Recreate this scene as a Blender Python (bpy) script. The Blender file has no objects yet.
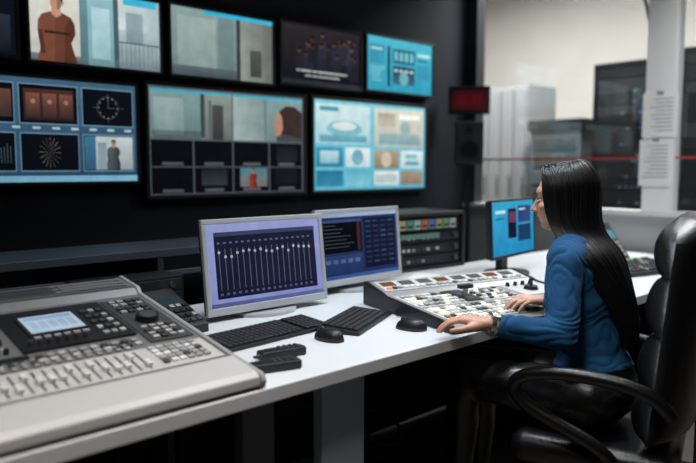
import bpy, bmesh, math, random
import numpy as np
from mathutils import Vector, Matrix, noise
random.seed(7)
S=bpy.context.scene
COL=S.collection
# ---------------------------------------------------------------- materials
MC={}
def lin(c): return tuple(((x/255)/12.92 if x/255<=.04045 else ((x/255+.055)/1.055)**2.4) for x in c)
def mat(name,col,rough=.5,metal=0,noise_amt=0,scale=20,bump=0,emit=None,es=0,spec=.5,coat=0):
    if name in MC: return MC[name]
    m=bpy.data.materials.new(name); m.use_nodes=True; nt=m.node_tree; N=nt.nodes; L=nt.links
    b=N['Principled BSDF']; c=lin(col)
    b.inputs['Base Color'].default_value=(*c,1); b.inputs['Roughness'].default_value=rough; b.inputs['Metallic'].default_value=metal
    b.inputs['Specular IOR Level'].default_value=spec; b.inputs['Coat Weight'].default_value=coat
    if noise_amt or bump:
        tc=N.new('ShaderNodeTexCoord'); nz=N.new('ShaderNodeTexNoise'); nz.inputs['Scale'].default_value=scale; nz.inputs['Detail'].default_value=4
        L.new(tc.outputs['Object'],nz.inputs['Vector'])
        if noise_amt:
            r=N.new('ShaderNodeValToRGB'); r.color_ramp.elements[0].position=.3; r.color_ramp.elements[1].position=.7
            r.color_ramp.elements[0].color=(*[x*(1-noise_amt) for x in c],1); r.color_ramp.elements[1].color=(*[min(1,x*(1+noise_amt)) for x in c],1)
            L.new(nz.outputs['Fac'],r.inputs['Fac']); L.new(r.outputs['Color'],b.inputs['Base Color'])
        if bump:
            bp=N.new('ShaderNodeBump'); bp.inputs['Strength'].default_value=bump; bp.inputs['Distance'].default_value=.01
            L.new(nz.outputs['Fac'],bp.inputs['Height']); L.new(bp.outputs['Normal'],b.inputs['Normal'])
    if emit:
        b.inputs['Emission Color'].default_value=(*lin(emit),1); b.inputs['Emission Strength'].default_value=es
    MC[name]=m; return m
def screenmat():
    m=bpy.data.materials.new('screen_picture'); m.use_nodes=True; nt=m.node_tree; N=nt.nodes; L=nt.links
    for n in list(N): N.remove(n)
    o=N.new('ShaderNodeOutputMaterial'); e=N.new('ShaderNodeEmission'); a=N.new('ShaderNodeAttribute'); a.attribute_name='Col'
    tc=N.new('ShaderNodeTexCoord'); nz=N.new('ShaderNodeTexNoise'); nz.inputs['Scale'].default_value=14; nz.inputs['Detail'].default_value=2
    mr=N.new('ShaderNodeMapRange'); mr.inputs[1].default_value=.3; mr.inputs[2].default_value=.7; mr.inputs[3].default_value=.86; mr.inputs[4].default_value=1.06
    L.new(tc.outputs['Object'],nz.inputs['Vector']); L.new(nz.outputs['Fac'],mr.inputs[0]); L.new(a.outputs['Color'],e.inputs['Color']); L.new(mr.outputs[0],e.inputs['Strength']); L.new(e.outputs[0],o.inputs[0]); return m
SM=screenmat()
class Em:
    def __init__(s,c): s.c=c
def E(r,g,b,s=1.0,*a): return Em(tuple(x*s for x in lin((r,g,b))))
BLK=mat('black_plastic',(20,21,24),.45)
BLK2=mat('dark_plastic',(34,36,40),.5)
DKM=mat('dark_metal',(30,34,40),.4,.3)
SILV=mat('silver_plastic',(176,180,184),.35,.1)
WHT=mat('white_plastic',(225,225,222),.4)
CONS=mat('console_grey',(108,109,111),.4,.1,.06,60)
CONSL=mat('console_offwhite',(184,182,180),.4)
CONSD=mat('console_darkgrey',(58,58,62),.5)
SWL=mat('switcher_panel_white',(196,196,194),.42)
LEA=mat('black_leather',(14,14,16),.36,0,.1,90,.12)
RED=mat('red_button',(200,40,30),.4,emit=(255,50,30),es=.5)
ORG=mat('orange_button',(220,130,80),.4,emit=(255,150,80),es=.4)
GRN=mat('green_button',(60,160,90),.4,emit=(60,220,110),es=.4)
WBT=mat('white_lit_button',(235,230,215),.4,emit=(255,236,205),es=.4)
BBT=mat('blue_button',(60,100,150),.4,emit=(80,150,255),es=.2)
GBT=mat('grey_button',(150,150,148),.5)
PAP=mat('paper',(238,237,234),.8)
PINK=mat('pink_paper',(214,120,150),.8)
# ---------------------------------------------------------------- builder
class B:
    def __init__(s): s.v=[];s.f=[];s.fm=[];s.fs=[];s.mats=[];s.M=Matrix.Identity(4);s.c=[];s.em=False
    def mi(s,m):
        if m not in s.mats: s.mats.append(m)
        return s.mats.index(m)
    def add(s,vs,fs,m,smooth=False,cols=None):
        col=(0,0,0)
        if isinstance(m,Em): col=m.c; m=SM; s.em=True
        o=len(s.v); s.v+= [tuple(s.M@Vector(v)) for v in vs]; k=s.mi(m)
        for f in fs:
            s.f.append([o+i for i in f]); s.fm.append(k); s.fs.append(smooth)
            for i in f: s.c+= [*(cols[i] if cols else col),1]
    def box(s,c,d,m,R=None):
        x,y,z=[q/2 for q in d]; vs=[Vector(p) for p in [(-x,-y,-z),(x,-y,-z),(x,y,-z),(-x,y,-z),(-x,-y,z),(x,-y,z),(x,y,z),(-x,y,z)]]
        if R: vs=[R@v for v in vs]
        vs=[v+Vector(c) for v in vs]
        s.add(vs,[(0,3,2,1),(4,5,6,7),(0,1,5,4),(1,2,6,5),(2,3,7,6),(3,0,4,7)],m)
    def bb(s,x0,x1,y0,y1,z0,z1,m): s.box(((x0+x1)/2,(y0+y1)/2,(z0+z1)/2),(x1-x0,y1-y0,z1-z0),m)
    def prism(s,pts,a0,a1,m,axis=2):
        def P(p,a): return (p[0],p[1],a) if axis==2 else (a,p[0],p[1])
        n=len(pts); vs=[P(p,a0) for p in pts]+[P(p,a1) for p in pts]
        s.add(vs,[tuple(reversed(range(n))),tuple(range(n,2*n))]+[(i,(i+1)%n,n+(i+1)%n,n+i) for i in range(n)],m)
    def cyl(s,a,b,r0,r1,m,n=14,sph=False):
        a=Vector(a);b=Vector(b);d=(b-a).normalized(); q=d.to_track_quat('Z','Y').to_matrix()
        vs=[];fs=[]
        rings=[(a,r0),(b,r1)]
        if sph:
            rings=[(a-d*r0*math.cos(t),r0*math.sin(t)) for t in (.15,.5,.9,1.25)]+rings+[(b+d*r1*math.cos(t),r1*math.sin(t)) for t in (1.25,.9,.5,.15)]
        for c,r in rings:
            for i in range(n):
                t=2*math.pi*i/n; vs.append(c+q@Vector((r*math.cos(t),r*math.sin(t),0)))
        for k in range(len(rings)-1):
            for i in range(n): j=(i+1)%n; fs.append((k*n+i,k*n+j,(k+1)*n+j,(k+1)*n+i))
        s.add(vs,fs,m,True)
        s.add([vs[i] for i in range(n)],[tuple(reversed(range(n)))],m); s.add(vs[-n:],[tuple(range(n))],m)
    def ell(s,c,r,m,R=None,n=20,k=12):
        vs=[];fs=[];c=Vector(c)
        for i in range(1,k):
            t=math.pi*i/k
            for j in range(n):
                p=2*math.pi*j/n; v=Vector((r[0]*math.sin(t)*math.cos(p),r[1]*math.sin(t)*math.sin(p),r[2]*math.cos(t)))
                vs.append(c+(R@v if R else v))
        top=Vector((0,0,r[2]));
        vs.append(c+(R@top if R else top)); vs.append(c-(R@top if R else top)); T=len(vs)-2
        for i in range(k-2):
            for j in range(n): q=(j+1)%n; fs.append((i*n+j,(i+1)*n+j,(i+1)*n+q,i*n+q))
        for j in range(n): q=(j+1)%n; fs.append((T,j,q)); fs.append((T+1,(k-2)*n+q,(k-2)*n+j))
        s.add(vs,fs,m,True)
    def mesh(s,name):
        me=bpy.data.meshes.new(name); me.from_pydata(s.v,[],s.f)
        for m in s.mats: me.materials.append(m)
        me.polygons.foreach_set('material_index',s.fm); me.polygons.foreach_set('use_smooth',s.fs)
        if s.em:
            a=me.color_attributes.new('Col','FLOAT_COLOR','CORNER'); a.data.foreach_set('color',s.c)
        me.update(); return me
    def obj(s,name,parent=None,loc=(0,0,0),rot=(0,0,0),bevel=0,seg=2):
        o=bpy.data.objects.new(name,s.mesh(name)); COL.objects.link(o); o.location=loc; o.rotation_euler=rot
        if parent: o.parent=parent
        if bevel:
            md=o.modifiers.new('bevel','BEVEL'); md.width=bevel; md.segments=seg; md.limit_method='ANGLE'; md.angle_limit=math.radians(40)
        return o
def group(name,loc=(0,0,0),rz=0):
    e=bpy.data.objects.new(name,None); COL.objects.link(e); e.location=loc; e.rotation_euler=(0,0,rz); e.empty_display_size=.1; return e
def tube(name,pts,r,m,parent=None,res=3,cyc=False):
    cu=bpy.data.curves.new(name,'CURVE'); cu.dimensions='3D'; cu.bevel_depth=r; cu.bevel_resolution=res
    sp=cu.splines.new('NURBS'); sp.points.add(len(pts)-1)
    for i,p in enumerate(pts): sp.points[i].co=(*p,1)
    sp.use_endpoint_u=True; sp.order_u=4; sp.use_cyclic_u=cyc; sp.resolution_u=8
    cu.materials.append(m); o=bpy.data.objects.new(name,cu); COL.objects.link(o)
    if parent: o.parent=parent
    return o
def simple(name,x0,x1,y0,y1,z0,z1,m,bevel=0):
    b=B(); b.bb(x0,x1,y0,y1,z0,z1,m); return b.obj(name,bevel=bevel)
# ---------------------------------------------------------------- room shell
WD=mat('dark_wall_paint',(17,24,38),.8,0,.1,6)
WL=mat('light_wall_paint',(204,201,195),.8,0,.04,3)
WG=mat('grey_wall_paint',(176,178,180),.7,0,.04,3)
FL=mat('floor_vinyl',(104,98,92),.4,0,.15,5,.05)
CE=mat('ceiling_paint',(60,62,66),.9)
simple('floor',-2.6,7.1,-2.3,5.7,-.1,0,FL)
simple('ceiling',-2.6,4.30,-2.3,3.4,2.9,3.0,CE)
b=B(); b.bb(4.30,7.1,-2.3,5.7,3.5,3.6,WL); b.obj('ceiling_far')
simple('wall_back',-2.6,4.36,3.30,3.40,0,3.5,WD)
simple('wall_left',-2.6,-2.5,-2.2,3.3,0,2.9,WD)
simple('wall_front',-2.6,7.1,-2.3,-2.2,0,3.5,WD)
b=B(); b.bb(4.30,4.38,-2.2,3.30,0,.98,WG); b.bb(4.30,4.38,-2.2,3.30,2.9,3.5,WG); b.obj('wall_right')
simple('wall_far',7.0,7.1,-2.2,5.6,0,3.5,WL)
simple('wall_far_side',4.3,7.1,5.6,5.7,0,3.5,WL)
simple('trim_1',4.27,4.40,-2.2,3.30,.98,1.01,mat('sill_white',(215,215,213),.5))
simple('trim_2',4.29,4.39,3.20,3.30,1.01,2.9,mat('post_dark',(60,62,66),.4))
simple('trim_3',4.27,4.40,1.72,1.89,1.01,2.9,mat('post_white',(236,235,232),.5))
simple('baseboard_back',-2.5,4.3,3.285,3.30,0,.08,BLK2)
def glassmat():
    m=bpy.data.materials.new('window_glass'); m.use_nodes=True; nt=m.node_tree; N=nt.nodes
    for n in list(N): N.remove(n)
    o=N.new('ShaderNodeOutputMaterial'); mx=N.new('ShaderNodeMixShader'); t=N.new('ShaderNodeBsdfTransparent'); g=N.new('ShaderNodeBsdfGlossy')
    g.inputs['Roughness'].default_value=.02; mx.inputs[0].default_value=.08; t.inputs[0].default_value=(.93,.95,.96,1)
    nt.links.new(t.outputs[0],mx.inputs[1]); nt.links.new(g.outputs[0],mx.inputs[2]); nt.links.new(mx.outputs[0],o.inputs[0]); return m
GL=glassmat()
REDS=mat('red_tape',(180,60,54),.5)
for i,(y0,y1) in enumerate([(1.89,3.20),(-2.2,1.72)]):
    b=B(); b.bb(4.335,4.341,y0,y1,1.01,2.9,GL); b.bb(4.332,4.335,y0,y1,1.337,1.350,REDS); b.obj('window_%d'%(i+1))
for z0,z1,y0,y1 in [(1.47,1.74,1.69,1.90),(1.17,1.455,1.71,1.91)]:
    b=B(); b.bb(4.262,4.27,y0,y1,z0,z1,PAP)
    for k in range(9): b.bb(4.260,4.262,y0+.025,y0+.025+random.uniform(.10,.16),z1-.04-k*.024,z1-.036-k*.024,GBT)
    b.bb(4.259,4.262,(y0+y1)/2-.02,(y0+y1)/2+.02,z1-.012,z1+.008,mat('tape_grey',(150,150,150),.5))
    b.obj('notice_sheet')
# ---------------------------------------------------------------- far room
b=B(); CAB=mat('cabinet_lightgrey',(150,152,154),.5)
b.bb(5.8,6.3,3.70,4.30,0,2.09,CAB)
for k in range(4): b.bb(5.785,5.8,3.72+k*.148,3.85+k*.148,.1,2.05,CAB)
for k in range(4): b.bb(5.775,5.785,3.74+k*.148,3.75+k*.148,1.0,1.2,DKM)
b.obj('storage_cabinet',bevel=.004)
def rack(name,x,y,w,h,d=.6,sd=1):
    random.seed(sd); b=B(); b.bb(x+.02,x+d,y,y+w,0,h,BLK)
    b.bb(x,x+.03,y,y+.03,0,h,DKM); b.bb(x,x+.03,y+w-.03,y+w,0,h,DKM); b.bb(x,x+.03,y,y+w,h-.03,h,DKM)
    z=.1
    while z<h-.12:
        hh=random.choice([.044,.088,.088,.13]); b.bb(x+.005,x+.02,y+.035,y+w-.035,z,z+hh-.006,random.choice([BLK2,DKM,BLK,BLK]))
        for q in range(6):
            b.bb(x,x+.005,y+.06+q*.05,y+.08+q*.05,z+.015,z+.025,random.choice([GBT,CONSD,CONSD,CONSD,BBT,CONSD]))
        z+=hh
    return b.obj(name)
rack('equipment_rack',5.5,2.30,.58,2.15,sd=3)
rack('equipment_rack',5.5,1.55,.62,2.2,sd=5)
b=B(); b.bb(5.6,6.1,2.95,3.62,.72,.75,CONSD); 
for yy in (2.97,3.6):
    for xx in (5.62,6.08): b.bb(xx-.015,xx+.015,yy-.015,yy+.015,0,.72,DKM)
b.obj('side_table',bevel=.003)
DCB=mat('device_grey',(92,96,102),.5)
b=B(); b.bb(5.62,6.05,3.05,3.55,.75,1.62,DCB); b.bb(5.60,6.08,3.02,3.58,1.62,1.72,BLK)
for k in range(5): b.bb(5.61,5.62,3.08,3.52,.80+k*.16,.92+k*.16,CONSD)
b.obj('device_cabinet',bevel=.004)
tube('hanging_cable',[(4.9,2.4,3.5),(4.9,2.35,2.9),(4.9,2.15,2.4),(4.9,2.1,1.9),(5.0,2.35,1.7),(5.3,2.3,1.2),(5.4,2.25,0.02)],.012,BLK)
# ---------------------------------------------------------------- screens
class Scr:
    def __init__(s,b,W,H): s.b=b;s.W=W;s.H=H;s.n=0
    def P(s,u,v,y): return ((min(1,max(0,u))-.5)*s.W,y,(.5-min(1,max(0,v)))*s.H)
    def poly(s,pts,m,l=1,g=0):
        cols=None
        if isinstance(m,Em) and g:
            cols=[tuple(c*(1+g*((u-.5)*1.1-(v-.5)*.9)) for c in m.c) for u,v in pts]
        s.b.add([s.P(u,v,-.0012*l) for u,v in pts],[tuple(reversed(range(len(pts))))],m,cols=cols)
    def rect(s,u0,v0,u1,v1,m,l=1,g=.25): s.poly([(u0,v0),(u1,v0),(u1,v1),(u0,v1)],m,l,g)
    def grad(s,u0,v0,u1,v1,a,b_,l=1,hor=False):
        pts=[(u0,v0),(u1,v0),(u1,v1),(u0,v1)]; A=a.c;Bc=b_.c
        cols=[A,Bc,Bc,A] if hor else [A,A,Bc,Bc]
        s.b.add([s.P(u,v,-.0012*l) for u,v in pts],[(3,2,1,0)],a,cols=cols)
    def circ(s,u,v,r,m,l=2,n=20,ry=None):
        ry=ry or r*s.W/s.H; s.poly([(u+r*math.cos(2*math.pi*i/n),v+ry*math.sin(2*math.pi*i/n)) for i in range(n)],m,l)
def wallmon(x0,x1,z0,z1,fn,bz=.016,y=3.235,name='wall_monitor',rz=0):
    W=x1-x0;H=z1-z0; g=group(name,((x0+x1)/2,y,(z0+z1)/2),rz)
    b=B(); 
    b.bb(-W/2,W/2,.012,.062,-H/2,H/2,BLK)
    b.bb(-W/2,W/2,-.006,.012,H/2-bz,H/2,BLK2); b.bb(-W/2,W/2,-.006,.012,-H/2,-H/2+bz,BLK2)
    b.bb(-W/2,-W/2+bz,-.006,.012,-H/2+bz,H/2-bz,BLK2); b.bb(W/2-bz,W/2,-.006,.012,-H/2+bz,H/2-bz,BLK2)
    b.obj('housing',g,bevel=.002)
    b=B(); s=Scr(b,W-2*bz,H-2*bz); fn(s); b.obj('screen',g,loc=(0,.010,0)); return g
def person(s,u,v,h,coat,l=3,hair=None,skin=None,dark=None):
    skin=skin or E(176,132,112,.9); hair=hair or E(40,30,28,.8); a=s.H/s.W
    def pt(L): return [(u+x*h*a,v+y*h) for x,y in L]
    s.poly(pt([(-.22,1),(-.235,.8),(-.17,.58),(-.225,.46),(-.215,.34),(-.17,.265),(-.07,.225),(.07,.225),(.17,.265),(.215,.34),(.225,.46),(.17,.58),(.235,.8),(.22,1)]),coat,l)
    dk=Em(tuple(c*.5 for c in coat.c)); md_=Em(tuple(c*.75 for c in coat.c))  # darker coat copies; shading painted into the figure, face half likewise
    s.poly(pt([(-.04,1),(-.01,.30),(.07,.225),(.17,.265),(.215,.34),(.225,.46),(.17,.58),(.235,.8),(.22,1)]),md_,l+1)
    s.poly(pt([(.08,1),(.10,.40),(.17,.265),(.215,.34),(.225,.46),(.17,.58),(.235,.8),(.22,1)]),dk,l+2)
    s.poly(pt([(-.225,.46),(-.17,.44),(-.14,.72),(-.19,.74)]),dk,l+1); s.poly(pt([(-.05,.17),(.05,.17),(.06,.25),(0,.29),(-.06,.25)]),skin,l+2)
    s.circ(u,v+.115*h,.068*h*a,skin,l+2,ry=.088*h); s.poly(pt([(.01,.03),(.06,.06),(.066,.14),(.03,.19),(.01,.2)]),Em(tuple(c*.55 for c in skin.c)),l+3)
    s.poly(pt([(-.078,.09),(-.08,.04),(-.045,0),(.045,0),(.08,.04),(.08,.15),(.055,.07),(-.04,.06)]),hair,l+4)
def m1(s): s.rect(0,0,1,1,E(14,18,26)); s.grad(.6,.5,.97,.95,E(46,58,70,.8),E(20,26,34),2)
def m2(s):
    s.grad(0,0,1,1,E(216,222,220),E(192,200,200))
    s.grad(0,0,.36,.9,E(224,222,212),E(196,196,190),2); s.grad(.36,0,.42,1,E(110,150,156),E(80,112,118),2); s.grad(.42,.0,.62,1,E(150,192,200),E(120,160,170),2); s.grad(.45,.2,.59,.9,E(182,216,220),E(150,190,196),3)
    s.rect(.62,0,.66,1,E(70,95,100),2); s.grad(.66,.0,1,.45,E(206,220,220),E(170,190,194),2,True); s.rect(.7,0,.98,.10,E(60,170,200),3); s.grad(.66,.45,1,1,E(176,194,198),E(120,138,144),2)
    s.grad(.72,.2,.86,.62,E(150,172,178),E(130,150,158),3)
    for k in range(9): s.rect(.68+k*.036,.64,.685+k*.036,.95,E(90,108,116),3)
    s.rect(.66,.62,1,.64,E(80,98,106),3)
    s.grad(0,.9,1,1,E(120,132,136),E(84,96,102),2)
    person(s,.19,.10,1.10,E(122,74,58),3,E(74,40,34),E(190,142,120)); s.rect(.10,.60,.28,.635,E(62,40,34),8)
def m3(s):
    s.grad(0,0,1,1,E(140,162,162),E(112,132,132)); s.rect(.3,.0,1,.06,E(50,172,204),4); s.grad(.06,.12,.42,.92,E(160,176,172),E(136,154,150),2)
    s.grad(.44,.06,.60,.92,E(120,142,142),E(104,124,124),2)
    s.rect(.62,.06,.66,1,E(52,64,68),3); s.grad(.66,.06,1,1,E(146,154,148),E(104,108,102),2,True)
    s.grad(.76,.5,.88,.92,E(84,88,84),E(70,72,70),3); s.grad(0,.85,.62,1,E(92,106,112),E(70,82,88),3)
def m4(s):
    s.grad(0,0,1,1,E(46,42,46),E(22,22,28))
    for k in range(26): 
        u=.06+.88*random.random(); v=.10+.38*random.random(); q=.7+.5*random.random(); s.poly([(u-.06,v+.40),(u-.042,v+.11),(u-.02,v+.08),(u+.02,v+.08),(u+.042,v+.11),(u+.06,v+.40)],E(44*q,44*q,56*q),2,.4); s.circ(u,v,.022,E(104*q,80*q,70*q,.8),3); s.circ(u,v-.03,.024,E(34,28,28),4,ry=.03)
    s.rect(.18,.75,.82,.785,E(190,190,190),5); s.rect(.28,.83,.72,.865,E(170,170,170),5)
    for k in range(9): s.rect(.22+k*.07+random.uniform(-.01,.01),.75,.228+k*.07,.865,E(22,22,28),6)
    s.rect(.0,.93,1,1,E(46,56,64),4)
def m5(s):
    s.grad(0,0,1,1,E(84,190,212),E(52,160,190)); s.rect(.30,.14,.34,.9,E(28,70,92),2); s.grad(.38,.18,.72,.45,E(30,70,96),E(44,96,120),2); s.grad(.38,.5,.72,.85,E(34,60,82),E(60,110,130),2)
    for k in range(4): s.rect(.40+k*.08,.22,.455+k*.08,.40,E(120,196,210),3); s.rect(.40+k*.08,.56,.455+k*.08,.61,E(190,215,218),3)
    s.circ(.55,.73,.07,E(120,180,190),3); s.rect(.76,.2,.96,.26,E(185,225,232),2); s.rect(.76,.32,.92,.36,E(50,110,140),2); s.rect(.76,.42,.95,.7,E(60,150,180),2); s.rect(.04,.14,.26,.5,E(60,160,186),2); s.rect(.06,.2,.22,.24,E(200,225,228),3)
    for k in range(5): s.rect(.06,.56+k*.06,.06+random.uniform(.1,.2),.575+k*.06,E(180,220,228),3)
def l1(s):
    s.grad(0,0,1,1,E(74,108,136,.8),E(46,76,104,.8)) 
    fr=E(112,150,174,.8)
    for c,(u0,u1) in enumerate([(.01,.14),(.16,.345),(.365,.67),(.69,.985)]):
        for r,(v0,v1) in enumerate([(.05,.44),(.52,.90)]):
            s.rect(u0,v0,u1,v1,fr,2); s.rect(u0+.005,v0+.012,u1-.005,v1-.012,E(12,15,22),3)
    s.grad(.39,.10,.645,.40,E(74,46,42),E(44,28,30),4)
    for k in range(3): s.grad(.40+k*.085,.14,.47+k*.085,.38,E(120,78,66),E(50,40,42),5); s.circ(.435+k*.085,.22,.012,E(160,116,98),6)
    g=E(90,96,98,.8)
    s.rect(.836,.1,.838,.4,g,4); s.rect(.75,.243,.93,.247,g,4)
    s.circ(.836,.245,.062,g,4,28); s.circ(.836,.245,.059,E(12,15,22),5,28); s.rect(.835,.12,.838,.25,g,6); s.rect(.835,.243,.875,.248,g,6)
    for t in range(12):
        an=t*math.pi/6; u,v=.836,.245; s.rect(u+.052*math.cos(an)-.002,v+.102*math.sin(an)-.005,u+.052*math.cos(an)+.002,v+.102*math.sin(an)+.005,E(180,190,190,.8),6)
    for t in range(16):
        an=t*math.pi/8; u,v=.515,.71; s.poly([(u,v),(u+.055*math.cos(an),v+.15*math.sin(an)),(u+.057*math.cos(an+.04),v+.15*math.sin(an+.04))],E(120,110,104,.8),4)
    s.grad(.175,.12,.33,.38,E(104,66,56),E(56,44,46),4); s.circ(.22,.24,.025,E(150,110,92),5); s.circ(.28,.26,.02,E(80,60,56),5)
    for k in range(10): s.rect(.18+k*.015,.62+random.uniform(0,.1),.185+k*.015,.82,E(70,90,96,.7),4)
    s.grad(.70,.54,.975,.88,E(188,200,200),E(150,164,166),4); person(s,.86,.57,.31,E(78,86,92),5); s.grad(.70,.54,.76,.88,E(60,120,150),E(50,90,120),5); s.rect(.77,.60,.82,.88,E(130,150,156),5)
    s.rect(0,.94,1,1,E(120,176,200),2)
    for k in range(10): s.rect(.03+k*.1,.46,.07+k*.1,.485,E(160,186,198),2)
def l2(s):
    s.rect(0,0,1,1,E(96,104,110,.8)); D=E(14,16,22)
    s.grad(.012,.02,.495,.475,E(128,156,156),E(100,126,126),2); s.grad(.505,.02,.99,.475,E(134,158,158),E(112,134,134),2)
    s.rect(.012,.02,.495,.045,E(60,165,190),3); s.rect(.505,.02,.99,.045,E(60,165,190),3)
    s.grad(.03,.10,.20,.44,E(150,172,170),E(124,146,144),3)
    s.rect(.30,.045,.325,.46,E(58,70,74),3); s.grad(.325,.045,.495,.475,E(140,150,144),E(104,112,106),3); s.rect(.02,.40,.30,.475,E(88,102,106),3); s.grad(.37,.14,.44,.475,E(76,80,78),E(56,58,56),4); s.rect(.35,.10,.365,.475,E(90,98,96),4)
    s.grad(.505,.045,.72,.475,E(160,178,176),E(128,148,146),3,True); s.rect(.715,.045,.725,.475,E(90,110,112),4)
    hd=[(.80,.475),(.80,.36),(.80,.24),(.825,.15),(.87,.10),(.93,.10),(.99,.16),(.99,.475)]; s.poly(hd,E(52,42,40),4,.5); s.poly([(.80,.42),(.785,.38),(.788,.34),(.776,.31),(.79,.26),(.79,.20),(.82,.17),(.84,.22),(.845,.34),(.825,.42)],E(160,120,104),5,.5); s.poly([(.80,.475),(.815,.41),(.86,.40),(.99,.44),(.99,.475)],E(70,76,82),6)
    for r in range(2):
        for c in range(4):
            u0=.012+c*.2465; v0=.49+r*.255; s.rect(u0,v0,u0+.238,v0+.245,D,2); s.rect(u0+.06,v0+.205,u0+.18,v0+.235,E(96,100,106,.8),3)
    s.grad(.545,.75,.73,.94,E(74,130,138),E(120,110,104),4); person(s,.63,.755,.2,E(140,58,50),5)
    s.grad(.30,.76,.46,.92,E(30,36,44),E(48,58,62),4); s.rect(.79,.76,.95,.92,E(24,28,34),4)
    s.grad(.80,.51,.95,.68,E(22,26,32),E(36,40,48),4)
def l3(s):
    s.grad(0,0,1,1,E(130,208,222),E(96,184,206))
    s.grad(.02,.04,.47,.48,E(214,236,236),E(170,214,222),2); s.circ(.25,.31,.15,E(130,190,202),3,ry=.09); s.circ(.25,.28,.10,E(222,234,232),4,ry=.05); s.rect(.05,.07,.2,.12,E(80,160,184),3); s.grad(.05,.38,.44,.46,E(120,180,196),E(96,160,180),3)
    s.grad(.51,.04,.98,.50,E(226,224,208),E(190,196,188),2); s.grad(.54,.1,.70,.26,E(176,168,150),E(200,196,180),3); s.rect(.74,.10,.94,.16,E(240,240,232),3); s.grad(.55,.34,.95,.47,E(160,186,188),E(130,168,176),3); s.circ(.8,.27,.05,E(160,182,184),3)
    s.grad(.02,.52,.24,.74,E(64,156,188),E(44,130,166),2); s.grad(.05,.56,.2,.70,E(190,220,226),E(140,190,204),3); s.grad(.26,.52,.47,.74,E(230,240,240),E(196,220,226),2); s.circ(.36,.63,.05,E(120,176,190),3)
    s.grad(.51,.54,.74,.76,E(186,164,136),E(140,128,108),2); s.circ(.62,.65,.05,E(206,196,176),3); s.grad(.76,.54,.98,.76,E(230,238,236),E(190,216,222),2); s.rect(.80,.58,.92,.64,E(130,186,198),3); s.rect(.80,.67,.94,.72,E(96,160,180),3)
    s.grad(.02,.78,.24,.96,E(40,118,156),E(60,140,170),2); s.grad(.26,.78,.47,.96,E(96,180,200),E(130,200,214),2); s.grad(.51,.79,.74,.96,E(235,238,232),E(200,214,214),2); s.grad(.76,.79,.98,.96,E(170,152,130),E(140,126,110),2)
    for k in range(7): s.rect(.53+k*.028,.83,.545+k*.028,.92,E(150,176,180),3)
wallmon(.33,1.01,1.757,2.14,m1); wallmon(1.037,1.70,1.75,2.125,m2); wallmon(1.731,2.41,1.75,2.133,m3); wallmon(2.44,3.112,1.77,2.15,m4); wallmon(3.142,3.83,1.782,2.166,m5)
wallmon(.66,1.56,1.20,1.70,l1); wallmon(1.59,2.64,1.12,1.72,l2,bz=.02); wallmon(2.68,3.765,1.12,1.725,l3,bz=.02)
# ---------------------------------------------------------------- red tally display and speaker on stand
g=group('tally_clock',(4.06,3.09,1.775),math.radians(-48))
b=B(); b.bb(-.15,.15,0,.07,-.10,.10,BLK2); 
b.bb(-.15,.15,-.012,0,.082,.10,BLK); b.bb(-.15,.15,-.012,0,-.10,-.082,BLK)
b.bb(-.125,.125,-.004,0,-.07,.07,mat('red_display',(46,8,14),.4,emit=(110,14,26),es=.2))
for k,x in enumerate((-.075,-.025,.025,.075)):
    for j in range(3): b.bb(x-.014,x+.014,-.007,-.004,-.035+j*.03,-.029+j*.03,E(140,28,40,.6))
    b.bb(x-.016,x-.011,-.0075,-.004,-.035,.033,E(140,28,40,.6)) if k%2 else b.bb(x+.011,x+.016,-.0075,-.004,-.035,.033,E(140,28,40,.6))
b.obj('housing',g,bevel=.004)
b=B(); b.bb(-.02,.02,.03,.05,-1.775,-.1,DKM); b.bb(-.15,.15,-.1,.12,-1.775,-1.755,DKM); b.obj('stand_pole',g)
b=B(); b.bb(-.10,.10,-.09,.028,-.47,-.16,BLK2); b.cyl((0,-.09,-.36),(0,-.10,-.36),.075,.07,BLK,20); b.cyl((0,-.09,-.22),(0,-.097,-.22),.03,.028,DKM,16)
b.cyl((0,-.10,-.36),(0,-.093,-.36),.055,.02,DKM,20); b.obj('speaker',g,bevel=.006)
# ---------------------------------------------------------------- desk
DW=mat('desk_white_laminate',(212,215,218),.4,0,.02,4)
g=group('control_desk')
b=B(); b.prism([(-1.2,1.30),(1.95,1.30),(2.75,1.22),(4.22,1.22),(4.22,2.32),(-1.2,2.32)],.712,.75,DW); b.obj('desk_top',g,bevel=.003)
LG=mat('desk_leg_grey',(150,162,176),.45,.1)
b=B(); b.bb(1.16,1.32,1.36,1.40,0,.712,LG); b.bb(1.17,1.31,1.40,2.2,.62,.70,DKM); b.bb(1.16,1.32,2.16,2.2,0,.712,DKM); b.bb(1.12,1.36,1.34,2.2,0,.03,DKM); b.obj('leg_1',g,bevel=.004)
b=B(); b.bb(.93,1.03,1.40,1.44,0,.712,mat('desk_leg_dark',(70,78,88),.45,.1)); b.bb(.93,1.03,2.16,2.2,0,.712,DKM); b.obj('leg_2',g,bevel=.004)
b=B(); b.bb(-.6,-.5,1.42,1.46,0,.712,DKM); b.bb(-.6,-.5,2.16,2.2,0,.712,DKM); b.bb(4.05,4.15,1.4,2.2,0,.712,DKM);b.bb(2.75,2.80,1.6,2.2,0,.712,DKM); b.obj('leg_3',g)
b=B(); b.bb(1.35,4.0,2.22,2.24,.02,.70,BLK2); b.obj('modesty_panel',g)
SHM=mat('shelf_metal',(62,70,80),.4,.2)
g=group('equipment_shelf')
b=B(); b.bb(-1.2,2.36,2.34,2.66,.945,.975,SHM); b.bb(-1.2,2.36,2.345,2.36,.87,.89,SHM); b.bb(-1.2,2.36,2.60,2.63,.0,.945,BLK2)
for x in (-1.1,.2,1.2,2.33): b.bb(x-.012,x+.012,2.345,2.62,0,.945,BLK2)
b.obj('frame',g,bevel=.003)
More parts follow.
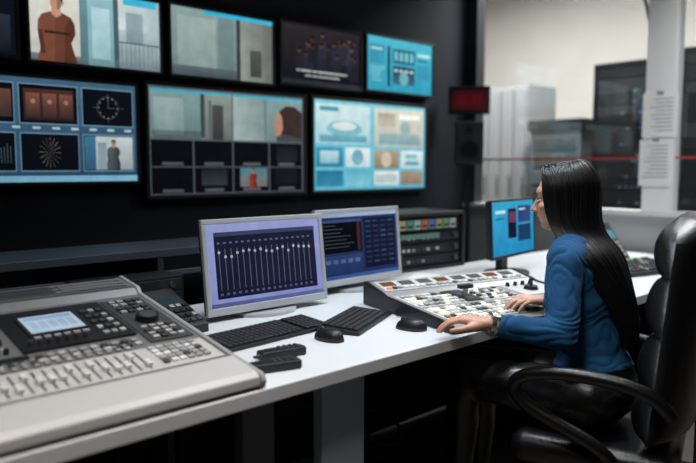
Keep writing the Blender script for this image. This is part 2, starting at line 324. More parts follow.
tube('floor_cable',[(1.5,1.9,.71),(1.52,1.7,.4),(1.7,1.62,.25),(1.85,1.66,.3),(1.75,1.8,.42),(1.6,1.9,.2),(1.8,2.0,.02),(2.2,2.0,.015)],.007,BLK)
# ---------------------------------------------------------------- audio console
g=group('audio_mixing_console')
prof=[(1.315,.752),(1.308,.770),(1.318,.786),(1.42,.803),(1.445,.806),(1.945,.894),(1.965,.912),(2.085,.930),(2.095,.92),(2.095,.752)]
b=B(); b.prism(prof,-.16,.92,CONS,0); b.obj('hull',g,bevel=.004)
pc=[(1.305,.751),(1.298,.772),(1.31,.790),(1.43,.808),(1.95,.898),(1.965,.915),(2.085,.934),(2.10,.925),(2.10,.751)]
b=B(); b.prism(pc,.92,.935,mat('console_cheek',(150,150,150),.42),0); b.obj('side_cheek',g,bevel=.005)
b=B(); b.prism([(1.304,.760),(1.306,.782),(1.322,.793),(1.425,.811),(1.43,.80),(1.32,.758)],-.16,.919,CONSL,0); b.obj('armrest',g,bevel=.003)
b=B(); b.M=Matrix.Translation((0,1.445,.8065))@Matrix.Rotation(math.atan2(.088,.5),4,'X')
b.bb(.0,.91,.0,.125,0,.002,CONSL)
x=.02
while x<.73:
    b.bb(x-.0022,x+.0022,.012,.112,.002,.003,BLK)
    fp=random.choice([.03,.04,.04,.05,.06,.08])
    b.bb(x-.0065,x+.0065,fp-.011,fp+.011,.003,.014,WHT); b.bb(x-.0065,x+.0065,fp-.001,fp+.001,.014,.0145,BLK)
    b.bb(x-.006,x+.006,.135,.147,0,.005,random.choice([GBT,CONSL,CONSD,GBT])); b.bb(x-.006,x+.006,.152,.164,0,.005,random.choice([GBT,CONSD,CONSL,GBT]))
    b.bb(x-.006,x+.006,.170,.178,0,.004,random.choice([CONSD,BLK,GBT,CONSD]))
    x+=.024
for i in range(6):
    for j in range(5): b.bb(.755+i*.022,.770+i*.022,.02+j*.021,.034+j*.021,.002,.008,random.choice([GBT,WHT,CONSD,GBT,CONSL]))
b.bb(0,.50,.185,.205,0,.003,BLK)
for k in range(20): b.bb(.01+k*.024,.028+k*.024,.19,.20,.003,.0035,E(40,60,60,.5))
for j in range(4):
    for k in range(17):
        xx=.03+k*.027; b.cyl((xx,.235+j*.055,0),(xx,.235+j*.055,.014),.007,.006,random.choice([BLK,CONSD,BLK2]),10)
        b.bb(xx-.005,xx+.005,.255+j*.055,.262+j*.055,0,.004,random.choice([CONSL,GBT,CONSD,GBT,GBT]))
b.bb(.495,.775,.215,.475,0,.006,BLK)
b.bb(.535,.685,.300,.425,.006,.010,BLK2)
b.bb(.543,.677,.307,.418,.010,.011,E(176,196,216,1.0))
b.bb(.55,.67,.39,.41,.011,.0115,E(140,165,195)); 
for k in range(5): b.bb(.553+k*.024,.57+k*.024,.33,.38,.011,.0115,E(160,180,200))
for k in range(6): b.bb(.54+k*.024,.556+k*.024,.275,.287,.006,.010,GBT)
for j in range(5):
    for k in range(3): b.bb(.70+k*.022,.714+k*.022,.24+j*.04,.256+j*.04,.006,.011,random.choice([GBT,CONSD,CONSD,CONSL]))
for k in range(7): b.cyl((.52+k*.022,.245,.006),(.52+k*.022,.245,.02),.007,.006,CONSD,10)
b.bb(.785,.905,.15,.475,0,.003,CONSD)
b.cyl((.845,.30,.003),(.845,.30,.02),.032,.03,BLK,24); b.cyl((.845,.30,.02),(.845,.30,.022),.024,.022,CONSD,24)
for i in range(4):
    for j in range(4): b.bb(.800+i*.024,.816+i*.024,.36+j*.027,.376+j*.027,.003,.009,random.choice([GBT,CONSD,GBT,CONSD]))
for i in range(4):
    for j in range(4): b.bb(.800+i*.024,.816+i*.024,.165+j*.024,.179+j*.024,.003,.009,random.choice([GBT,CONSL,CONSL,CONSD]))
for i in range(10):
    for j in range(2): b.bb(.51+i*.026,.526+i*.026,.15+j*.024,.165+j*.024,0,.006,random.choice([CONSL,CONSD,GBT,GBT]))
b.obj('panel_controls',g)
b=B(); b.M=Matrix.Translation((0,1.965,.9125))@Matrix.Rotation(math.atan2(.018,.12),4,'X')
b.bb(-.15,.91,.01,.11,0,.003,CONS)
for k in range(5): b.bb(-.05+k*.19,.12+k*.19,.03,.09,.003,.0045,CONSD if k%2 else CONS)
for k in range(4): b.bb(-.14,.90,.018+k*.028,.020+k*.028,.003,.005,CONSD)
b.obj('meter_bridge',g)
g=group('intercom_unit',(1.06,2.00,.75),math.radians(6))
b=B(); b.prism([(-.11,0),(-.11,.03),(.06,.10),(.10,.12),(.10,0)],-.065,.065,BLK2,0); b.obj('body',g,bevel=.004)
b=B(); b.M=Matrix.Translation((0,-.11,.03))@Matrix.Rotation(math.atan2(.07,.17),4,'X')
for i in range(5):
    for j in range(4): b.bb(-.058+i*.024,-.042+i*.024,.02+j*.03,.036+j*.03,0,.006,random.choice([CONSD,GBT,BLK,BLK]))
b.bb(-.055,.055,.14,.165,0,.002,E(60,90,100,.5)); b.obj('keys',g)
g=group('rack_drawer_unit',(1.03,2.235,.75))
b=B(); b.bb(-.2,.16,-.08,.08,0,.15,BLK)
for k in range(3): b.bb(-.19,.15,-.085,-.08,.01+k*.046,.05+k*.046,BLK2); b.bb(-.17,-.12,-.088,-.085,.02+k*.046,.03+k*.046,GBT); b.cyl((.11,-.085,.03+k*.046),(.11,-.095,.03+k*.046),.012,.011,CONSD,12)
b.obj('chassis',g,bevel=.003)
# ---------------------------------------------------------------- desktop monitors
def deskmon(x,y,zc,W,H,fn,rz,tilt,bz=.018,frame=SILV,name='desktop_monitor',zd=.75):
    g=group(name,(x,y,zd),rz); h=zc-zd; R=(math.radians(-tilt),0,0)
    b=B(); b.bb(-W/2,W/2,0,.018,-H/2,-H/2+bz*1.5,frame); b.bb(-W/2,W/2,0,.018,H/2-bz,H/2,frame); b.bb(-W/2,-W/2+bz,0,.018,-H/2+bz*1.5,H/2-bz,frame); b.bb(W/2-bz,W/2,0,.018,-H/2+bz*1.5,H/2-bz,frame)
    b.bb(-W/2+.004,W/2-.004,.016,.035,-H/2+.004,H/2-.004,BLK2); b.bb(-W*.3,W*.3,.035,.055,-H*.3,H*.3,BLK2)
    b.obj('housing',g,loc=(0,0,h),rot=R,bevel=.003)
    b=B(); s=Scr(b,W-2*bz,H-2.5*bz); b.bb(-W/2+bz,W/2-bz,.006,.012,-H/2+bz*1.5-.0,H/2-bz,BLK); b.M=Matrix.Translation((0,.006,bz*.25)); fn(s); b.obj('screen',g,loc=(0,0,h),rot=R)
    b=B(); b.bb(-.035,.035,.05,.085,.012,h,frame); n=24
    b.prism([(.13*math.cos(2*math.pi*i/n),.04+.11*math.sin(2*math.pi*i/n)) for i in range(n)],0,.014,frame); b.obj('stand',g,bevel=.003); return g
def d1(s):
    s.grad(0,0,1,1,E(148,156,206),E(130,140,196)); s.rect(.055,.10,.95,.90,E(28,30,50),2); s.rect(.055,.10,.95,.15,E(60,64,100),3)
    for k in range(17):
        u=.085+k*.05; s.rect(u,.30,u+.006,.80,E(104,108,136,.8),3); v=.32+random.uniform(.0,.08); s.rect(u-.007,v,u+.012,v+.03,E(170,174,190),4); s.rect(u-.008,.22,u+.014,.24,E(90,98,136),3); s.rect(u-.008,.83,u+.014,.86,E(80,88,130),3)
    s.rect(0,.95,1,1,E(90,100,150),2)
def d2(s):
    s.rect(0,0,1,1,E(36,50,88,1.)); s.rect(0,0,1,.06,E(150,165,190),2); s.rect(.03,.10,.52,.60,E(12,14,22),2); s.rect(.03,.10,.52,.14,E(60,80,120),3)
    for k in range(7): s.rect(.05,.18+k*.055,.05+random.uniform(.12,.4),.19+k*.055,E(80,90,100,.7),3)
    s.rect(.55,.10,.97,.88,E(20,28,50),2)
    for j in range(9):
        for k in range(4): s.rect(.57+k*.1,.14+j*.08,.64+k*.1,.165+j*.08,random.choice([E(44,58,90),E(60,74,100),E(60,44,58),E(40,54,84)]),3)
    s.grad(.03,.64,.52,.92,E(44,62,106),E(34,50,90),2); s.rect(.46,.12,.50,.58,E(80,46,50,.7),3); s.rect(0,.94,1,1,E(60,90,150),2)
    for k in range(5): s.rect(.06+k*.09,.7,.12+k*.09,.76,E(80,105,150),3)
def d3(s):
    s.grad(0,0,1,1,E(60,168,208),E(36,140,190)); s.rect(.36,.14,.56,.70,E(24,28,52),2); s.rect(.60,.10,.92,.42,E(46,70,120),2); s.rect(.60,.46,.92,.78,E(30,60,100),2); s.rect(.38,.2,.54,.4,E(110,60,90),3)
    s.rect(.08,.16,.3,.22,E(200,230,240),2); s.rect(.62,.15,.78,.18,E(200,220,235),3); s.rect(.08,.3,.28,.33,E(20,100,150),2)
deskmon(1.452,2.00,.938,.53,.335,d1,math.radians(-1),7)
deskmon(2.035,2.12,.945,.52,.325,d2,math.radians(2),5)
deskmon(2.88,1.90,.985,.48,.285,d3,math.radians(8),3,bz=.010,frame=BLK,name='touch_monitor')
# rack box
g=group('rack_enclosure',(2.70,2.32,.75),math.radians(-4))
b=B(); b.bb(-.27,.27,-.03,.04,0,.02,BLK); b.bb(-.27,.27,0,.30,.0,.30,BLK); b.bb(-.27,-.25,-.03,0,0,.30,BLK2); b.bb(.25,.27,-.03,0,0,.30,BLK2); b.bb(-.27,.27,-.03,0,.28,.30,BLK2); b.obj('case',g,bevel=.004)
b=B()
for k,z in enumerate((.025,.085,.145,.215)):
    b.bb(-.245,.245,-.012,0,z,z+.052,DKM)
    if k==3: continue
    for q in range(9): b.bb(-.22+q*.035,-.20+q*.035,-.016,-.012,z+.015,z+.03,random.choice([GBT,CONSD,CONSD,CONSL]))
    b.cyl((.2,-.012,z+.026),(.2,-.03,z+.026),.016,.014,CONSD,14)
b.bb(-.20,.08,-.018,-.016,.165,.19,E(90,120,110,.8))
b.bb(-.22,.22,-.016,-.012,.205,.272,BLK); 
for q,cc in enumerate([(170,160,120),(90,140,120),(150,170,170),(170,110,90),(90,120,160),(150,150,120),(110,150,120),(160,170,170)]): b.bb(-.21+q*.053,-.165+q*.053,-.018,-.016,.213,.262,E(*cc,.6)); b.bb(-.205+q*.053,-.17+q*.053,-.019,-.018,.225,.235,E(20,30,30))
b.obj('modules',g)
b=B()
for k,(x,y,a,m_) in enumerate([(2.30,1.98,12,PAP),(2.40,2.06,-20,PINK),(2.56,2.03,8,PAP),(2.48,2.14,30,PAP)]):
    b.box((x,y,.7515+k*.0012),(.18,.13,.001),m_,Matrix.Rotation(math.radians(a),3,'Z'))
b.obj('paper_notes')
def keyboard(x,y,rz,W=.44,D=.15,name='computer_keyboard'):
    g=group(name,(x,y,.751),rz); b=B(); b.prism([(-D/2,0),(-D/2,.010),(D/2,.022),(D/2,0)],-W/2,W/2,BLK,0); b.obj('case',g,bevel=.003)
    b=B(); b.M=Matrix.Translation((0,-D/2,.010))@Matrix.Rotation(math.atan2(.012,D),4,'X')
    n=int(W/.0195)
    for r in range(6):
        for k in range(n-1):
            if k in (15,) or (r==0 and 4<k<9): continue
            xx=-W/2+.014+k*.0195; b.bb(xx,xx+.016,.012+r*.0215,.029+r*.0215,0,.007,BLK2)
    b.bb(-W/2+.014+5*.0195,-W/2+.01+9*.0195,.012,.029,0,.007,BLK2)
    b.obj('keys',g,bevel=.001,seg=1)
keyboard(1.245,1.72,math.radians(5)); keyboard(1.57,1.66,math.radians(26),.34,.15)
def mouse(x,y,rz):
    g=group('computer_mouse',(x,y,.751),rz); b=B(); vs=[];fs=[];n=20;k=7
    for i in range(k):
        t=i/(k-1)*math.pi/2
        for j in range(n):
            p=2*math.pi*j/n; rx=.031*math.cos(t)**.6; ry=.055*math.cos(t)**.6; vs.append((rx*math.cos(p)*(1-.08*math.sin(p)),ry*math.sin(p),.035*math.sin(t)*(1-.15*math.sin(p)*math.cos(t))))
    for i in range(k-1):
        for j in range(n): q=(j+1)%n; fs.append((i*n+j,i*n+q,(i+1)*n+q,(i+1)*n+j))
    fs.append(tuple(reversed(range(n)))); b.add(vs,fs,BLK,True); b.cyl((-.004,.028,.031),(.004,.028,.031),.008,.008,CONSD,12); b.obj('shell',g)
mouse(1.35,1.55,math.radians(10)); mouse(1.64,1.47,math.radians(20))
def remote(x,y,rz,L_=.16,W=.05):
    g=group('handheld_radio',(x,y,.751),rz); b=B(); b.bb(-W/2,W/2,-L_/2,L_/2,0,.024,BLK); b.obj('body',g,bevel=.006,seg=3)
    b=B(); b.bb(-W*.32,W*.32,L_*.12,L_*.36,.024,.0255,DKM)
    for i in range(3):
        for j in range(4): b.bb(-.016+i*.013,-.008+i*.013,-L_*.38+j*.017,-.010+-L_*.38+.02+j*.017,.024,.027,CONSD)
    b.cyl((-W*.3,L_/2,.014),(-W*.3,L_/2+.022,.014),.005,.004,BLK,8); b.obj('keys',g)
remote(1.04,1.41,math.radians(74),.14,.042); remote(1.13,1.50,math.radians(80),.14,.042)
# ---------------------------------------------------------------- video switcher
SWM=mat('switcher_metal',(160,160,160),.35,.3,.04,30)
g=group('video_switcher',(1.68,1.335,.751),math.radians(-14))
W=.76;Dp=.56
b=B(); b.prism([(0,.0),(0,.020),(.015,.028),(.40,.052),(.43,.062),(.545,.085),(Dp,.08),(Dp,0)],0.012,W-.012,SWM,0); b.obj('hull',g,bevel=.003)
b=B(); 
for x in (0,W-.012): b.prism([(-.004,0),(-.004,.026),(.015,.034),(.40,.058),(.43,.068),(.545,.091),(Dp+.004,.086),(Dp+.004,0)],x,x+.012,DKM,0)
b.bb(0,W,-.008,0,0,.018,BLK); b.obj('side_cheeks',g,bevel=.003)
b=B(); b.M=Matrix.Translation((0,.015,.0285))@Matrix.Rotation(math.atan2(.024,.385),4,'X')
for (x0,x1,y0,y1) in [(.03,.50,.02,.185),(.03,.50,.205,.375),(.53,.73,.02,.185),(.53,.73,.205,.375)]: b.bb(x0,x1,y0,y1,0,.002,SWL)
def bt(): return random.choice([WBT,WHT,GBT,WBT,CONSL,CONSL,GBT,WHT,CONSD,CONSD,ORG if random.random()<.3 else WBT,RED if random.random()<.1 else WHT])
for r in range(5):
    for k in range(20):
        b.bb(.04+k*.0227,.056+k*.0227,.028+r*.031,.046+r*.031,.002,.009,bt())
for r in range(4):
    for k in range(20):
        if 9<=k<=12: continue
        b.bb(.04+k*.0227,.056+k*.0227,.215+r*.040,.233+r*.040,.002,.009,bt())
b.bb(.245,.325,.21,.37,.002,.005,BLK); b.bb(.268,.302,.225,.355,.005,.006,CONSD); b.bb(.278,.293,.27,.285,.005,.035,SILV); b.bb(.255,.315,.267,.288,.035,.048,BLK)
for r in range(4):
    for k in range(6): b.bb(.545+k*.029,.565+k*.029,.035+r*.036,.055+r*.036,.002,.009,bt())
b.cyl((.62,.28,.002),(.62,.28,.016),.030,.024,BLK,20); b.cyl((.62,.28,.016),(.62,.28,.038),.006,.006,BLK2,12); b.ell((.62,.28,.042),(.010,.010,.009),BLK)
for k in range(4): b.cyl((.56+k*.04,.35,.002),(.56+k*.04,.35,.018),.009,.008,BLK,12)
b.obj('button_panel',g)
b=B(); b.M=Matrix.Translation((0,.43,.0625))@Matrix.Rotation(math.atan2(.023,.115),4,'X')
b.bb(.03,.73,.010,.108,0,.002,SWL)
for k in range(8): b.bb(.045+k*.085,.105+k*.085,.055,.095,.002,.004,E(140,156,150,.5) if k%3 else E(170,120,90,.5))
for k in range(26): b.bb(.045+k*.026,.062+k*.026,.02,.036,.002,.008,bt())
b.obj('display_panel',g)
# far right desk items
keyb=group('shortcut_keypad',(3.43,1.52,.751),math.radians(-15))
b=B(); b.prism([(-.12,0),(-.12,.02),(.12,.05),(.12,0)],-.20,.20,BLK,0); b.obj('case',keyb,bevel=.004)
b=B(); b.M=Matrix.Translation((0,-.12,.02))@Matrix.Rotation(math.atan2(.03,.24),4,'X')
for i in range(12):
    for j in range(6): b.bb(-.185+i*.031,-.165+i*.031,.02+j*.035,.040+j*.035,0,.009,random.choice([BLK2,CONSD,CONSD,GBT,GRN if random.random()<.3 else CONSD,CONSD]))
b.obj('keys',keyb)
g=group('desk_phone',(3.62,1.80,.751),math.radians(-20))
b=B(); b.prism([(-.1,0),(-.1,.03),(.08,.22),(.1,.22),(.1,0)],-.1,.1,BLK2,0); b.bb(-.09,-.04,-.02,.12,.21,.25,BLK); b.bb(-.095,-.035,-.04,0,.18,.22,BLK); b.obj('body',g,bevel=.006)
b=B(); b.M=Matrix.Translation((0,-.1,.03))@Matrix.Rotation(math.atan2(.19,.18),4,'X'); b.bb(0,.085,.14,.2,0,.003,E(120,170,190,.7))
for i in range(3):
    for j in range(4): b.bb(.005+i*.028,.024+i*.028,.02+j*.028,.038+j*.028,0,.005,GBT)
b.obj('keys',g)
# ---------------------------------------------------------------- office chair
g=group('office_chair',(2.11,1.03,0),math.atan2(.3,.95))
def padded(b,xh,z0,z1,y0,rec,th,m,nu=20,nv=48,tuft=4,wrap=.05):
    vs=[];fs=[]
    for side in (0,1):
        for j in range(nv+1):
            v=j/nv; vv=v*2-1
            wd=xh*(1-.10*abs(vv)**3)*(1-max(0,(v-.88)/.12)**2*.35)
            for i in range(nu+1):
                u=i/nu*2-1
                edge=max(0,1-abs(u)**6)*max(0,1-abs(vv)**14); edge=edge**.5
                puff=.5+.5*abs(math.sin(math.pi*tuft*v))**.5
                yy=y0-rec*v+wrap*u*u
                yo=(th*.55*edge*puff) if side==0 else (-th*.45*edge)
                vs.append((wd*u,yy+yo,z0+(z1-z0)*v))
    n1=(nu+1)*(nv+1)
    for j in range(nv):
        for i in range(nu):
            a=j*(nu+1)+i; fs.append((a,a+nu+1,a+nu+2,a+1)); fs.append((n1+a,n1+a+1,n1+a+nu+2,n1+a+nu+1))
    for j in range(nv):
        a=j*(nu+1); fs.append((a,n1+a,n1+a+nu+1,a+nu+1)); a+=nu; fs.append((a,a+nu+1,n1+a+nu+1,n1+a))
    for i in range(nu):
        fs.append((i,i+1,n1+i+1,n1+i)); a=nv*(nu+1)+i; fs.append((a,n1+a,n1+a+1,a+1))
    b.add(vs,fs,m,True)
b=B(); padded(b,.265,.47,1.14,-.205,.06,.16,LEA); b.obj('backrest',g)
b=B(); b.bb(-.25,.25,-.24,.25,.34,.44,LEA); o=b.obj('seat',g,bevel=.045,seg=5)
for p in o.data.polygons: p.use_smooth=True
for sx,nm in ((-1,'armrest_l'),(1,'armrest_r')):
    tube(nm,[(sx*.27,-.22,.58),(sx*.285,-.18,.645),(sx*.29,-.05,.67),(sx*.29,.10,.67),(sx*.29,.20,.65),(sx*.285,.24,.60),(sx*.28,.18,.54),(sx*.27,.05,.49),(sx*.26,-.05,.44),(sx*.24,-.08,.38)],.021,LEA,g)
b=B(); b.cyl((0,0,.1),(0,0,.34),.03,.025,DKM,16); b.bb(-.1,.1,-.12,.12,.31,.345,DKM); b.bb(-.03,.03,-.28,-.05,.32,.345,DKM); b.bb(-.03,.03,-.30,-.27,.32,.6,DKM)
for k in range(5):
    a=k*2*math.pi/5+.3; c,s_=math.cos(a),math.sin(a)
    b.cyl((.02*c,.02*s_,.12),(.30*c,.30*s_,.075),.026,.016,BLK,10)
    b.cyl((.30*c-.012*s_,.30*s_+.012*c,.028),(.30*c+.012*s_,.30*s_-.012*c,.028),.028,.028,BLK,14)
    b.cyl((.30*c,.30*s_,.03),(.30*c,.30*s_,.08),.008,.008,DKM,8)
b.obj('base',g)
# ---------------------------------------------------------------- woman
SKIN=mat('skin',(206,158,134),.5,0,.04,30,.02); LIP=mat('lips',(168,92,86),.45); HAIR=mat('black_hair',(11,10,12),.38,spec=.5)
SWE=mat('blue_sweater',(8,76,120),.9,0,.1,140,.08); TRO=LEA; SHOE=mat('shoe_black',(18,18,20),.4)
SKIN.node_tree.nodes['Principled BSDF'].inputs['Subsurface Weight'].default_value=.15; SKIN.node_tree.nodes['Principled BSDF'].inputs['Subsurface Radius'].default_value=(.01,.004,.002)
gw=group('seated_woman')
G=Vector((-.28,.96,0)).normalized(); Lt=Vector((-G.y,G.x,0))
U=Vector((0,0,1))
P=Vector((2.10,1.06,.555)); N_=Vector((2.13,1.165,1.03)); C=Vector((2.125,1.215,1.175))
prims=[]
b=B(); dummy=BLK
def cap(l,a,c,ra,rb): 
    a=Vector(a);c=Vector(c); b.cyl(a,c,ra,rb,dummy,18,True); prims.append((l,0,a,c,ra,rb))
def el(l,c,r,R): b.ell(c,r,dummy,R,28,18); prims.append((l,1,Vector(c),r,R,0))
ax=(N_-P).normalized(); side=Lt; fw=side.cross(ax)*1.0
if fw.dot(G)<0: fw=-fw
RT=Matrix((-side,fw,ax)).transposed()
def T(x,y,z): return P+RT@Vector((x,y,z))
el('tro',T(0,-.01,0),(.175,.13,.115),RT)
el('swe',T(0,-.0,.06),(.160,.122,.09),RT)
el('swe',T(0,.0,.17),(.132,.104,.15),RT)
el('swe',T(0,.0,.30),(.150,.108,.15),RT)
el('swe',T(0,-.015,.38),(.165,.095,.10),RT)
el('swe',T(-.062,.055,.295),(.066,.055,.075),RT); el('swe',T(.062,.055,.295),(.066,.055,.075),RT)
LSh=T(-.165,0,.435); RSh=T(.165,0,.435)
cap('swe',T(-.04,0,.47),LSh,.062,.058); cap('swe',T(.04,0,.47),RSh,.062,.058)
cap('swe',T(0,0,.455),T(0,.004,.50),.072,.058)
HC=C
cap('skin',T(0,.0,.47),HC+G*-.015+U*-.06,.052,.050)
LE=Vector((1.865,1.055,.765)); LW=Vector((1.70,1.205,.806))
RE=Vector((2.275,1.13,.80)); RW=Vector((2.115,1.26,.814))
cap('swe',LSh,LE,.057,.045); cap('swe',LE,LE+(LW-LE)*.80,.046,.033); cap('skin',LE+(LW-LE)*.7,LW,.026,.022)
cap('swe',RSh,RE,.057,.045); cap('swe',RE,RE+(RW-RE)*.80,.046,.033); cap('skin',RE+(RW-RE)*.7,RW,.026,.022)
for sx in (-1,1):
    hip=T(sx*.09,.0,-.015); kn=P+Lt*(-sx*.10)+G*.42+U*-.01; an=kn+G*.02+U*-.44
    cap('tro',hip,kn,.098,.066); cap('tro',kn,kn+(an-kn)*.4,.064,.056); cap('tro',kn+(an-kn)*.4,an,.056,.040)
    toe=an+G*.13+U*-.06; toe.z=.035
    hz=Vector((an.x,an.y,.05)); cap('shoe',an,hz-G*.03,.040,.038); cap('shoe',hz,toe,.040,.030)
yaw=Vector((-.40,.91,-.16)).normalized(); hx=yaw.cross(U).normalized(); hu=hx.cross(yaw).normalized(); RH=Matrix((hx,yaw,hu)).transposed()
def Hh(x,y,z): return HC+RH@Vector((x,y,z))
el('skin',Hh(0,-.018,.030),(.073,.092,.083),RH)
el('skin',Hh(0,.028,-.025),(.060,.062,.078),RH)
el('skin',Hh(0,.052,-.078),(.030,.030,.024),RH)
cap('skin',Hh(-.05,-.005,-.045),Hh(-.012,.055,-.085),.018,.018); cap('skin',Hh(.05,-.005,-.045),Hh(.012,.055,-.085),.018,.018)
cap('skin',Hh(0,.078,.012),Hh(0,.100,-.024),.007,.0095); el('skin',Hh(-.010,.090,-.028),(.007,.009,.006),RH); el('skin',Hh(.010,.090,-.028),(.007,.009,.006),RH)
el('skin',Hh(0,.052,.030),(.052,.030,.030),RH)
el('skin',Hh(-.036,.060,-.02),(.024,.020,.020),RH); el('skin',Hh(.036,.060,-.02),(.024,.020,.020),RH)
el('lip',Hh(0,.086,-.052),(.019,.008,.005),RH); el('lip',Hh(0,.084,-.060),(.016,.008,.0055),RH)
for sx in (-1,1): el('skin',Hh(sx*.074,-.008,-.005),(.009,.017,.030),RH)
def hand(W,d,n,left):
    d=d.normalized(); s=d.cross(n).normalized(); 
    if left: s=-s
    n=n.normalized()
    offs=[.028,.010,-.009,-.027]; Ls=[.068,.076,.070,.055]; pl=[.084,.088,.083,.075]; rr=[.0086,.0088,.0082,.0074]
    for o_,L_,p_,r_ in zip(offs,Ls,pl,rr):
        m0=W+d*.006+s*o_*.55; m1=W+d*p_+s*o_-n*.006
        cap('skin',m0,m1,.0150,.0105)
        dd=(d+s*o_*3.2).normalized(); p=m1; ang=.10
        for q,(fr,da) in enumerate(((.45,.22),(.30,.42),(.25,.30))):
            ang+=da; v=dd*math.cos(ang)+n*math.sin(ang); p2=p+v*L_*fr*1.05; cap('skin',p,p2,r_*(1-.09*q),r_*(.91-.09*q)); p=p2
    t0=W+d*.022+s*.018+n*.004; t1=W+d*.052+s*.044+n*.010; t2=t1+(d*.85+s*.35+n*.2).normalized()*.032; t3=t2+(d*.97+s*.0+n*.25).normalized()*.026
    cap('skin',t0,t1,.016,.0115); cap('skin',t1,t2,.0105,.009); cap('skin',t2,t3,.009,.0075)
hand(LW,Vector((-.55,.83,.05)),Vector((-.1,.1,-1)),False)
hand(RW,Vector((-.88,.46,.02)),Vector((0,.1,-1)),True)
raw=bpy.data.objects.new('raw',b.mesh('raw')); COL.objects.link(raw)
md=raw.modifiers.new('r','REMESH'); md.mode='VOXEL'; md.voxel_size=.0034; md.use_smooth_shade=True
md=raw.modifiers.new('s','SMOOTH'); md.factor=.5; md.iterations=4
dg=bpy.context.evaluated_depsgraph_get(); me=bpy.data.meshes.new_from_object(raw.evaluated_get(dg)); bpy.data.objects.remove(raw)
me.materials.clear()
nv=len(me.vertices); co=np.empty(nv*3); me.vertices.foreach_get('co',co); co=co.reshape(-1,3)
best=np.full(nv,1e9); lab=np.zeros(nv,int); LAB={'swe':0,'tro':1,'skin':2,'lip':3,'shoe':4,'hair':5}
for l,t,*dta in prims:
    if t==0:
        a,c,ra,rb=dta; a=np.array(a);c=np.array(c); ab=c-a; h=np.clip(((co-a)@ab)/(ab@ab),0,1); d=np.linalg.norm(co-a-h[:,None]*ab,axis=1)-(ra+(rb-ra)*h)
    else:
        c,r,R,_=dta; q=(co-np.array(c))@np.array(R); k=np.linalg.norm(q/np.array(r),axis=1); d=(k-1)*min(r)
    m_=d<best; best[m_]=d[m_]; lab[m_]=LAB[l]
q=(co-np.array(HC))@np.array(RH); dist=np.linalg.norm(q,axis=1)
m_=(dist<.15)&(lab==2)&((q[:,1]<-.015)|((q[:,2]>.072)&(q[:,1]<.070)))&(q[:,2]>-.07)&~((np.abs(q[:,0])>.066)&(q[:,2]<.02)); lab[m_]=5
ed=np.empty(len(me.edges)*2,np.int32); me.edges.foreach_get('vertices',ed); ed=ed.reshape(-1,2)
cnt=np.bincount(ed.ravel(),minlength=nv).astype(float); wS=((lab==0)|(lab==1)).astype(float)[:,None]*.9
for it in range(45):
    acc=np.zeros_like(co)
    for k in range(3): acc[:,k]=np.bincount(ed[:,0],co[ed[:,1],k],nv)+np.bincount(ed[:,1],co[ed[:,0],k],nv)
    co=co*(1-wS)+wS*acc/np.maximum(cnt,1)[:,None]
me.vertices.foreach_set('co',co.ravel()); me.update()
nrm=np.empty(nv*3); me.vertices.foreach_get('normal',nrm); nrm=nrm.reshape(-1,3)
for i in np.nonzero(lab==0)[0]:
    p=Vector(co[i]); n1=noise.noise(p*9); n2=noise.noise(Vector((p.x*8+n1*2,p.y*8,p.z*20+n1*2.5)))
    co[i]+=nrm[i]*(.0025+.012*abs(n2)+.003*n1)
for i in np.nonzero(lab==1)[0]:
    p=Vector(co[i]); co[i]+=nrm[i]*(.002+.006*noise.noise(p*18))
me.vertices.foreach_set('co',co.ravel())
for m in (SWE,TRO,SKIN,LIP,SHOE,HAIR): me.materials.append(m)
npoly=len(me.polygons); ls=np.empty(npoly,np.int32); me.polygons.foreach_get('loop_start',ls); lv=np.empty(len(me.loops),np.int32); me.loops.foreach_get('vertex_index',lv)
me.polygons.foreach_set('material_index',lab[lv[ls]].astype(np.int32)); me.polygons.foreach_set('use_smooth',np.ones(npoly,bool)); me.update()
body=bpy.data.objects.new('body',me); COL.objects.link(body); body.parent=gw
b=B(); EW=mat('eye_white',(215,210,206),.25); EI=mat('iris',(50,34,26),.15)
for sx in (-1,1):
    b.ell(Hh(sx*.031,.070,.005),(.0125,.0115,.0058),EW,RH,16,10); b.ell(Hh(sx*.031,.0785,.0045),(.005,.004,.005),EI,RH,12,8)
    b.cyl(Hh(sx*.018,.082,.0245),Hh(sx*.042,.074,.027),.0024,.0018,HAIR,8)
    b.cyl(Hh(sx*.020,.0815,.0105),Hh(sx*.043,.073,.010),.0020,.0016,HAIR,8)
b.obj('eyes_and_brows',gw)
dW=(LW-LE).normalized(); b=B(); wc=LE+(LW-LE)*.95; b.cyl(wc-dW*.007,wc+dW*.007,.0265,.0255,mat('watch_metal',(180,176,168),.25,.9),24); b.cyl(wc+Vector((0,-.01,.022)),wc+Vector((0,-.014,.031)),.014,.014,mat('watch_metal2',(190,186,176),.25,.9),20); b.obj('wrist_watch',gw)
def catmull(pts,n=5):
    out=[]; p=[pts[0]*2-pts[1]]+pts+[pts[-1]*2-pts[-2]]
    for i in range(1,len(p)-2):
        for k in range(n):
            t=k/n; a,b_,c,d=p[i-1],p[i],p[i+1],p[i+2]
            out.append(.5*((2*b_)+(c-a)*t+(2*a-5*b_+4*c-d)*t*t+(3*b_-a-3*c+d)*t**3))
    out.append(p[-2]); return out
cu=bpy.data.curves.new('hair','CURVE'); cu.dimensions='3D'; cu.bevel_depth=.0026; cu.bevel_resolution=1; cu.materials.append(HAIR)
def tc(z): 
    t=(z-P.z)/(N_.z-P.z); return P+(N_-P)*t
random.seed(11)
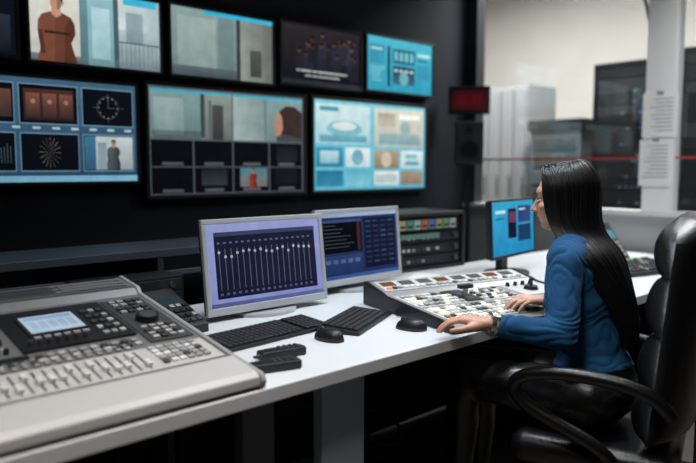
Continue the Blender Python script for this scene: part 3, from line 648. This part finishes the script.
for i in range(1700):
    sgn=random.choice((-1,1)); ph=math.radians(random.uniform(50,180)); lay=random.uniform(-.010,.006); ln=random.uniform(-.06,.05)
    pts=[]
    part=random.uniform(-.05,.055) if ph<2.2 else random.uniform(-.07,-.02)
    for th in (8,28,50,72,92):
        t=math.radians(th); w=math.sin(t); 
        f0=part*(1-w); pts.append(Hh(sgn*-(math.sin(ph)*w*(.086+lay)), f0-.018*w+math.cos(ph)*w*(.108+lay)-.0, .018+math.cos(t)*(.101+lay)))
    def ring(cen,pull,rx,ry,z,off):
        p2=ph+(math.pi-ph)*pull; v=cen+Lt*(sgn*math.sin(p2)*(rx+lay))+G*(math.cos(p2)*(ry+lay)+off); v.z=z; return v
    j=random.uniform(-.009,.009)
    pts.append(ring(HC,.06,.088,.100,1.115,-.025)); 
    pts.append(ring(HC,.16,.100,.105,1.06,-.038))
    pts.append(ring(tc(.99),.34,.142,.125,.99,-.010+j))
    pts.append(ring(tc(.90),.56,.140+j,.150,.90,0+j))
    pts.append(ring(tc(.80),.70,.118+j*2,.155,.81,0+j))
    pts.append(ring(tc(.72),.76,.10+j*3,.150,.745+ln,-.0+j))
    pl=catmull(pts,4); sp=cu.splines.new('POLY'); sp.points.add(len(pl)-1)
    for k,p in enumerate(pl):
        sp.points[k].co=(*p,1); f=k/(len(pl)-1); sp.points[k].radius=(.9 if f<.1 else 1.1)*(1 if f<.75 else max(.12,1-(f-.75)*3.6))
ho=bpy.data.objects.new('hair',cu); COL.objects.link(ho); ho.parent=gw
# ---------------------------------------------------------------- lights
def area(name,loc,size,power,col,rot=(0,0,0),spread=160,sy=None):
    l=bpy.data.lights.new(name,'AREA'); l.energy=power; l.color=col; l.shape='RECTANGLE'; l.size=size; l.size_y=sy or size; l.spread=math.radians(spread)
    o=bpy.data.objects.new(name,l); COL.objects.link(o); o.location=loc; o.rotation_euler=rot; return o
LF=mat('lamp_diffuser',(230,230,225),.5,emit=(255,240,220),es=1.2)
def fixture(x,y,w,d,power,col,spread=120,z=2.9):
    g=group('ceiling_lamp',(x,y,z)); b=B(); b.bb(-w/2-.02,w/2+.02,-d/2-.02,d/2+.02,-.05,0,WHT); b.bb(-w/2,w/2,-d/2,d/2,-.052,-.05,LF); b.obj('fixture',g)
    a=area('lamp_light',(0,0,-.06),w,power,col,spread=spread,sy=d); a.parent=g
fixture(.5,.8,.8,.4,18,(1,.95,.89),105)
fixture(1.9,1.5,.8,.4,14,(.82,.91,1.0),95)
fixture(3.6,.9,.6,.4,27,(.95,.97,1.0),135)  # unseen lamp, added to brighten the white post and right side
fixture(5.0,2.6,.9,.6,125,(1,.97,.93),170,3.5)
fixture(5.0,4.2,.9,.6,105,(1,.97,.93),170,3.5)
w=bpy.data.worlds.new('w'); S.world=w; w.use_nodes=True; w.node_tree.nodes['Background'].inputs[0].default_value=(.2,.35,.6,1); w.node_tree.nodes['Background'].inputs[1].default_value=.05
# ---------------------------------------------------------------- camera
cam=bpy.data.cameras.new('camera'); cam.sensor_width=36; cam.lens=677/696*36; co_=bpy.data.objects.new('camera',cam); COL.objects.link(co_)
co_.location=(0,0,1.28); co_.rotation_euler=(math.radians(90-5.36),0,math.radians(-42.7))
cam.dof.use_dof=True; cam.dof.focus_distance=2.25; cam.dof.aperture_fstop=1.4; cam.clip_start=.02
S.camera=co_
S.view_settings.view_transform='Standard'
